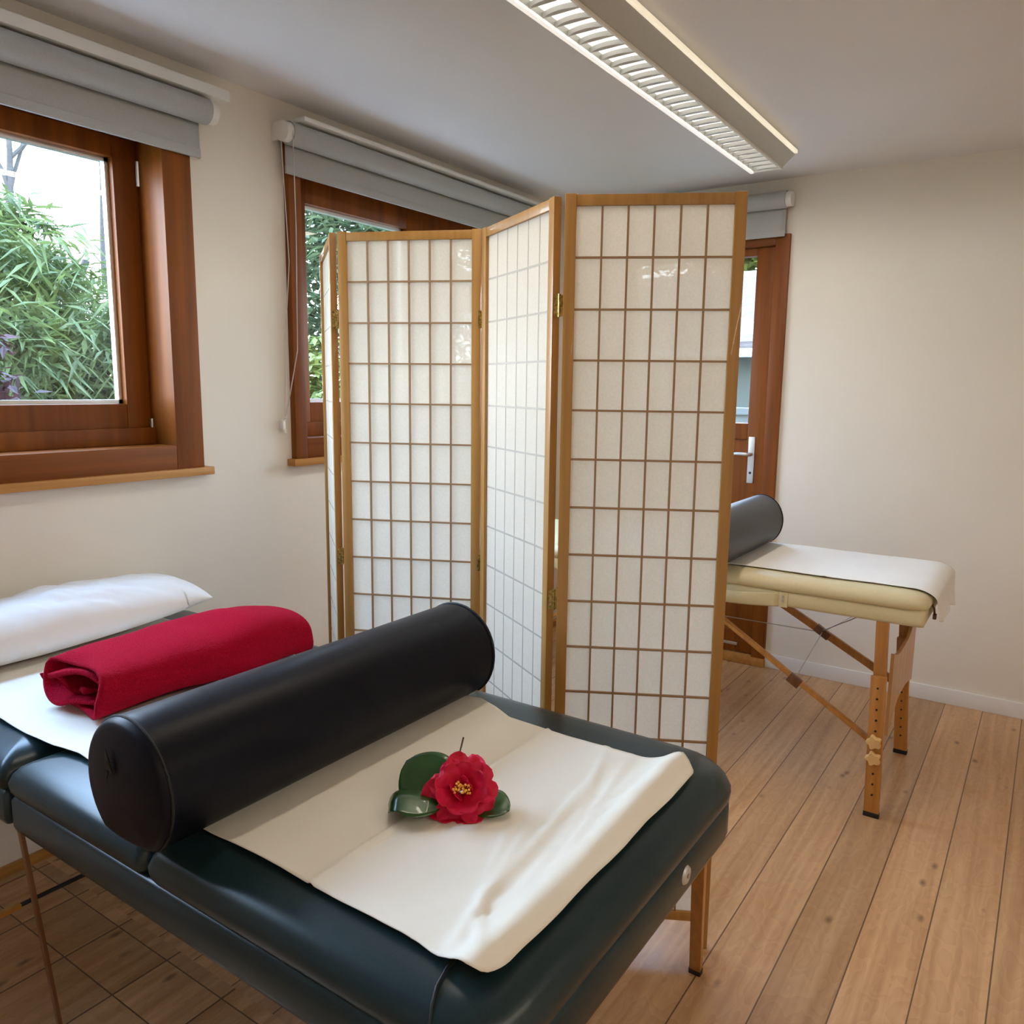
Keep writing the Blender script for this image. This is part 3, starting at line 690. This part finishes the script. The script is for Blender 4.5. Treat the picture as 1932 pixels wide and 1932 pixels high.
# ---------------------------------------------------------------- cream massage table
ct = thing('massage_table', 'cream massage table with wooden legs standing behind the folding screen near the white wall', 'massage table', (2.85, 1.1, 0), 'massage tables')
CX0, CX1, CY0, CY1 = 2.598, 3.165, 0.262, 2.05
for ya, yb_, rd in ((CY0, 1.15, (0.05, 0.05, 0.01, 0.01)), (1.156, CY1, (0.01, 0.01, 0.05, 0.05))):
    bm = new_bm(); cushion(bm, CX0-0.008, CX1+0.008, ya, yb_, 0.652, 0.702, rd, 0.75); obj('cushion', bm, cream, ct, angle=80)
for ya, yb_, rd in ((CY0+0.008, 1.148, (0.012, 0.012, 0.003, 0.003)), (1.158, CY1-0.008, (0.003, 0.003, 0.012, 0.012))):
    bm = new_bm(); apron(bm, CX0, CX1, ya, yb_, 0.600, 0.656, rd); obj('frame', bm, cream, ct, angle=60)
# side strap with studs and a sagging carry pocket
bm = new_bm(); box(bm, CX0-0.004, CX0+0.001, 0.672, 0.700, 0.600, 0.650, 0.001); st_ = obj('strap', bm, cream, ct)
bm = new_bm()
for zz in (0.636, 0.622): bmesh.ops.create_cone(bm, cap_ends=True, segments=12, radius1=0.004, radius2=0.003, depth=0.003, matrix=Matrix.Translation((CX0-0.006, 0.686, zz)) @ Matrix.Rotation(PI/2, 4, 'Y'))
obj('stud', bm, steel, st_)
bm = new_bm()
def pocket(u, v):
    y = 0.70+0.36*u; top = 0.648+0.0-0.016*math.sin(PI*min(1, u*1.0))*1.0; bot = 0.600-0.014*math.sin(PI*u)
    return Vector((CX0-0.003-0.010*math.sin(PI*u)*math.sin(PI*(0.2+0.8*v)), y, top+(bot-top)*v))
grid(bm, 16, 8, pocket); obj('carry_pocket', bm, cream, ct, solid=0.002, angle=180)
# legs: near-end pair
def far_leg(fx, fy, tx, ty, knobs):
    up = Vector((tx, ty, 0.602)); ft_ = Vector((fx, fy, 0.012)); d_ = (up-ft_)
    up_c = ft_+d_*0.36; bm = new_bm(); bar(bm, up_c, up, 0.020, 0.036, (0, 1, 0)); o = obj('leg', bm, beechz, ct)
    off = Vector((-0.020, 0, 0))
    bm = new_bm(); bar(bm, ft_+off*0.9, ft_+off*0.9+d_*0.72, 0.018, 0.044, (0, 1, 0)); e = obj('leg_extension', bm, beechz, o)
    for k in range(11 if fy < 1 else 0):
        if knobs and k in (4, 5): continue
        bm = new_bm(); c = ft_+off*1.4+d_*(0.10+0.056*k); bmesh.ops.create_cone(bm, cap_ends=True, segments=10, radius1=0.0032, radius2=0.0032, depth=0.003, matrix=Matrix.Translation(c+Vector((0.000, 0, 0))) @ Matrix.Rotation(PI/2, 4, 'Y'))
        obj('peg_hole', bm, black, o)
    bm = new_bm(); c = ft_+off*0.9; box(bm, c.x-0.010, c.x+0.010, c.y-0.023, c.y+0.023, 0, 0.016, 0.002); obj('rubber_foot', bm, black, o)
    if knobs:
        for k in (0.385, 0.30):
            c = ft_+off*1.4+d_*k+Vector((-0.012, 0, 0)); n = 40; bm = new_bm()
            rg = []
            for xx, s in ((0.010, 0.8), (0.006, 1.0), (-0.006, 1.0), (-0.012, 0.85)):
                rg.append([(c.x+xx, c.y+s*(0.020+0.0035*math.cos(5*2*PI*q/n))*math.cos(2*PI*q/n), c.z+s*(0.020+0.0035*math.cos(5*2*PI*q/n))*math.sin(2*PI*q/n)) for q in range(n)])
            loft(bm, rg); obj('knob', bm, knobm, o)
    return d_, ft_, off
LN = far_leg(2.550, 0.360, 2.612, 0.385, True)
LF = far_leg(3.085, 0.358, 3.06, 0.385, False)
far_leg(2.550, 1.90, 2.612, 1.87, False); far_leg(3.085, 1.90, 3.06, 1.87, False)
# plywood end panel with scooped edges
def end_panel(yy):
    bm = new_bm(); N = 30; top = []; bot = []
    for i in range(N+1):
        u = i/N; x = 2.628+(3.098-2.628)*u
        c = abs(2*u-1)
        tz = 0.470+0.130*max(0, (c-0.1)/0.9)**2.4 if u > 0.5 else 0.470+0.03*max(0, (c-0.35)/0.65)**2
        bz = 0.305-(0.03 if u > 0.5 else 0.075)*max(0, (c-0.2)/0.8)**1.6
        top.append((x, tz)); bot.append((x, bz))
    poly = top+bot[::-1]
    for y_ in (yy-0.005, yy+0.005): pass
    loft(bm, [[(x, yy-0.005, z) for x, z in poly], [(x, yy+0.005, z) for x, z in poly]])
    obj('end_panel', bm, plyw, ct, smooth=False)
end_panel(0.352); end_panel(1.885)
# diagonal braces and cables
for xx, ya, za, yb_, zb, w in ((2.600, 0.395, 0.225, 0.885, 0.520, 0.030),):
    bm = new_bm(); bar(bm, (xx-0.012, ya, za), (xx+0.01, yb_+0.05, zb+0.03), 0.012, 0.026, (1, 0, 0)); obj('brace', bm, beechz, ct)
bm = new_bm(); bar(bm, (3.06, 0.40, 0.268), (3.06, 1.02, 0.600), 0.028, 0.014, (1, 0, 0)); obj('brace', bm, beechz, ct)
bm = new_bm(); bar(bm, (2.58, 1.86, 0.225), (2.62, 1.30, 0.59), 0.012, 0.026, (1, 0, 0)); obj('brace', bm, beechz, ct)
bm = new_bm(); bar(bm, (3.06, 1.86, 0.225), (3.06, 1.30, 0.59), 0.012, 0.026, (1, 0, 0)); obj('brace', bm, beechz, ct)
bm = new_bm()
tube(bm, [(2.598, 0.632, 0.365), (3.055, 0.655, 0.405), (3.10, 0.40, 0.60)], 0.0018, 6)
tube(bm, [(2.70, 0.44, 0.60), (3.055, 0.655, 0.410)], 0.0018, 6)
tube(bm, [(3.05, 0.66, 0.405), (3.05, 1.60, 0.40)], 0.0018, 6)
obj('cable', bm, steel, ct)
for c, l in (((2.595, 0.632, 0.362), 0.022), ((3.06, 0.655, 0.405), 0.03)):
    bm = new_bm(); box(bm, c[0]-0.012, c[0]+0.010, c[1]-l, c[1]+l, c[2]-0.016, c[2]+0.014, 0.003, Matrix.Translation(c) @ Matrix.Rotation(0.55, 4, 'X') @ Matrix.Translation(-Vector(c))); obj('cable_clamp', bm, darkleg, ct)
bm = new_bm(); tube(bm, [(2.70, CY0+0.004, 0.66), (2.70, CY0-0.004, 0.645), (2.705, CY0-0.006, 0.625)], 0.003, 6); box(bm, 2.695, 2.713, CY0-0.012, CY0-0.002, 0.610, 0.626, 0.002); obj('latch', bm, darkleg, ct)
# its sheet
def csheet(u, v):
    # v runs from the hidden end to the near end and then down over it
    s = v*0.98; L1 = 0.80-0.295; x = 2.662+(3.150-2.662)*u+0.004*math.sin(v*30)
    if s < 0.72:
        y = 1.55-(1.55-0.315)*s/0.72; z = 0.7065
    else:
        t = (s-0.72)/0.26; a = min(1, t/0.35)*PI/2
        y = 0.315-0.068*math.sin(a)-0.014*max(0, t-0.35)*(1+0.8*math.sin(u*17)); z = 0.7065-0.035*(1-math.cos(a))
        if t > 0.35: z -= (t-0.35)/0.65*(0.055+0.035*u+0.010*math.sin(u*9)+0.02*math.exp(-((u-0.35)/0.12)**2))
    z += 0.0014*nz(x*9, y*9, 1)+0.0020*math.exp(-((y-0.58)/0.005)**2)
    x += 0.015*max(0, s-0.8)*math.sin(u*6)
    return Vector((x, y, z))
bm = new_bm(); grid(bm, 50, 140, csheet)
tag(obj('table_sheet', bm, whitesheet, None, solid=0.0012, angle=180), 'white non-woven sheet over the cream massage table, hanging over its near end', 'sheet')
bolster('bolster', (0.935, 0.716+0.095*0.85), 0.085, 0.098, 2.480, 3.150, noisemat('grey black vinyl', (0.022, 0.025, 0.028), (0.026, 0.029, 0.033), (1, 1, 1), 120, 0.42, 0.08, 0.001, 2), 'black vinyl bolster on the cream massage table, half hidden by the folding screen')

# ---------------------------------------------------------------- garden outside
grassm = noisemat('lawn', (0.015, 0.03, 0.008), (0.03, 0.045, 0.012), (1, 1, 1), 6, 0.9, 0.3, 0.02)
bm = new_bm(); box(bm, -25, 40, 2.45, 40, -0.4, -0.3); box(bm, 3.95, 40, -25, 2.45, -0.4, -0.3); struct('ground', bm, grassm, smooth=False)
bm = new_bm(); box(bm, -6, 9, 2.45, 3.95, -0.3, -0.24); struct('ground_paving', bm, mat('pale paving', (0.5, 0.48, 0.45), 0.8), smooth=False)  # unseen pale slab, added to bounce daylight up onto the ceiling
def leafmat(name, c1, c2):
    m = noisemat(name, c1, c2, (1, 1, 1), 5, 0.6, 0, 0, 2)
    b = m.node_tree.nodes['Principled BSDF']; out = m.node_tree.nodes['Material Output']
    t = nd(m, 'ShaderNodeBsdfTranslucent'); ramp = [n for n in m.node_tree.nodes if n.type == 'VALTORGB'][0]; lk(m, ramp.outputs[0], t.inputs[0])
    mx = nd(m, 'ShaderNodeMixShader'); mx.inputs[0].default_value = 0.4; lk(m, b.outputs[0], mx.inputs[1]); lk(m, t.outputs[0], mx.inputs[2]); lk(m, mx.outputs[0], out.inputs[0])
    return m
bam = leafmat('bamboo leaf', (0.0388, 0.0626, 0.0193), (0.1107, 0.1444, 0.0424)); grn = leafmat('green leaf', (0.0720, 0.1011, 0.0193), (0.1660, 0.1829, 0.0385)); blu = leafmat('blue green leaf', (0.0310, 0.0578, 0.0270), (0.0885, 0.1155, 0.0539)); map_ = leafmat('maple leaf', (0.0289, 0.0086, 0.0103), (0.0740, 0.0215, 0.0258))
bark = noisemat('grey bark', (0.02, 0.02, 0.02), (0.04, 0.036, 0.034), (1, 1, 4), 10, 0.9, 0.3, 0.01)
def shrub(name, label, cat, c, R, n, L, Wd, m, droop=0.6, trunk=None, shell=0.55, group=None, clumps=40):
    t = thing(name, label, cat, (c[0], c[1], -0.3), group)
    bm = new_bm(); C_ = Vector(c); cl = []
    for i in range(clumps):
        dv = Vector((random.gauss(0, 1), random.gauss(0, 1), random.gauss(0, 1))).normalized()*random.uniform(shell, 1)
        cl.append(C_+Vector((dv.x*R[0], dv.y*R[1], dv.z*R[2])))
    for i in range(n):
        p = random.choice(cl)+Vector((random.gauss(0, 1)*R[0], random.gauss(0, 1)*R[1], random.gauss(0, 1)*R[2]))*0.10
        q = p-C_; k = math.sqrt((q.x/R[0])**2+(q.y/R[1])**2+(q.z/R[2])**2)
        if k > 0.93: p = C_+q*0.93/k
        a = random.uniform(0, 2*PI); d_ = Vector((math.cos(a), math.sin(a), random.uniform(-1.2, 0.5)*droop)).normalized()
        s_ = d_.cross(Vector((random.gauss(0, .4), random.gauss(0, .4), 1))).normalized(); l = L*random.uniform(0.6, 1.3); w = Wd*random.uniform(0.7, 1.2)
        v = [bm.verts.new(q) for q in (p, p+d_*l*0.4+s_*w/2, p+d_*l+Vector((0, 0, -0.15*l)), p+d_*l*0.4-s_*w/2)]; bm.faces.new(v)
    obj('foliage', bm, m, t, smooth=False)
    bm = new_bm()
    for i in range(trunk or 5):
        a = random.uniform(0, 2*PI); q = C_+Vector((math.cos(a)*R[0]*0.5, math.sin(a)*R[1]*0.5, R[2]*0.4))
        tube(bm, [(C_.x+0.1*math.cos(a), C_.y+0.1*math.sin(a), -0.3), ((C_.x+q.x)/2, (C_.y+q.y)/2, (q.z-0.3)/2+0.2), q], [0.05, 0.035, 0.015], 7)
    obj('stems', bm, bark, t)
    return t
G = 'garden shrubs beyond the windows'
shrub('bamboo', 'dense drooping bamboo filling the large left window', 'bamboo', (2.1, 5.0, 1.15), (1.5, 0.9, 1.3), 26000, 0.17, 0.026, bam, 1.0, 9, 0.3, G, 110)
shrub('bamboo', 'taller paler bamboo rising behind the dense bamboo at the left window', 'bamboo', (2.5, 8.3, 1.5), (2.3, 1.0, 1.6), 12000, 0.22, 0.035, grn, 0.9, 9, 0.2, G, 120)
shrub('japanese_maple', 'dark red maple at the left edge of the large window', 'shrub', (1.12, 3.45, 1.26), (0.5, 0.35, 0.38), 5000, 0.07, 0.03, map_, 0.8, 5, 0.3, G, 40)
shrub('garden_tree', 'blue-green tree seen through the second window', 'tree', (6.5, 6.1, 2.6), (1.5, 1.2, 2.3), 20000, 0.15, 0.06, blu, 0.6, 5, 0.2, 'garden trees', 120)
shrub('garden_shrub', 'bright green shrub low in the second window', 'shrub', (4.6, 4.9, 0.95), (0.95, 0.7, 0.8), 7000, 0.10, 0.05, grn, 0.6, 5, 0.3, G, 60)
shrub('garden_tree', 'yellow-green tree seen through the door glass above the roof', 'tree', (16.5, 5.6, 4.6), (2.0, 2.4, 2.2), 9000, 0.26, 0.16, grn, 0.6, 4, 0.2, 'garden trees', 90)
# bare branching tree against the sky
tr = thing('bare_tree', 'thin leafless grey tree against the sky in the left window', 'tree', (3.05, 6.6, -0.3), 'garden trees')
bm = new_bm()
def branch(p, d_, L, r, dep):
    q = p; pts = [p]; rs = [r]
    for i in range(4):
        d_ = (d_+Vector((random.gauss(0, .12), random.gauss(0, .12), random.gauss(0, .06)))).normalized(); q = q+d_*L/4; pts.append(q); rs.append(r*(1-0.13*(i+1)))
    tube(bm, pts, rs, 6)
    if dep > 0:
        for k in range(3):
            e = (d_+Vector((random.gauss(0, .6), random.gauss(0, .1), random.uniform(-0.1, .5)))).normalized(); branch(pts[random.choice((2, 3, 4))], e, L*0.68, r*0.5, dep-1)
branch(Vector((3.05, 6.6, -0.3)), Vector((-0.02, 0, 1)), 2.6, 0.055, 0)
branch(Vector((3.0, 6.6, 2.2)), Vector((-0.05, 0, 1)), 1.0, 0.035, 4); branch(Vector((3.7, 6.6, 2.1)), Vector((0.1, 0, 1)), 1.1, 0.03, 4)
branch(Vector((3.7, 6.6, -0.3)), Vector((0.0, 0, 1)), 2.5, 0.04, 0)
obj('trunk', bm, bark, tr)
# garden wall stones, neighbour house seen through the door
hs = thing('house', 'pale neighbouring house with washed-out tiled roof beyond the door glass', 'house', (10, 3.6, -0.3))
hw = mat('house wall', (0.05, 0.058, 0.05), 0.9); hr = noisemat('house roof', (0.045, 0.033, 0.03), (0.075, 0.062, 0.06), (1, 3, 14), 3, 0.8, 0.4, 0.03)
bm = new_bm(); box(bm, 9.6, 13, 1.2, 6.0, -0.3, 1.75); obj('house_wall', bm, hw, hs, smooth=False)
bm = new_bm(); loft(bm, [[(9.2, y, 1.72), (9.2, y, 1.86), (11.3, y, 2.95), (13.4, y, 1.86), (13.4, y, 1.72)] for y in (0.9, 6.3)]); obj('roof', bm, hr, hs, smooth=False)
bm = new_bm(); box(bm, 9.12, 9.24, 0.9, 6.3, 1.68, 1.78, 0.02); obj('gutter', bm, mat('gutter grey', (0.35, 0.36, 0.35), 0.5), hs)
bm = new_bm(); box(bm, 6.6, 6.7, 0.5, 6.0, -0.3, 1.10); box(bm, 6.57, 6.73, 0.5, 6.0, 1.10, 1.16, 0.01)
tag(obj('garden_wall', bm, mat('rendered wall', (0.06, 0.065, 0.06), 0.9), None, smooth=False), 'low pale garden wall outside the door', 'wall')
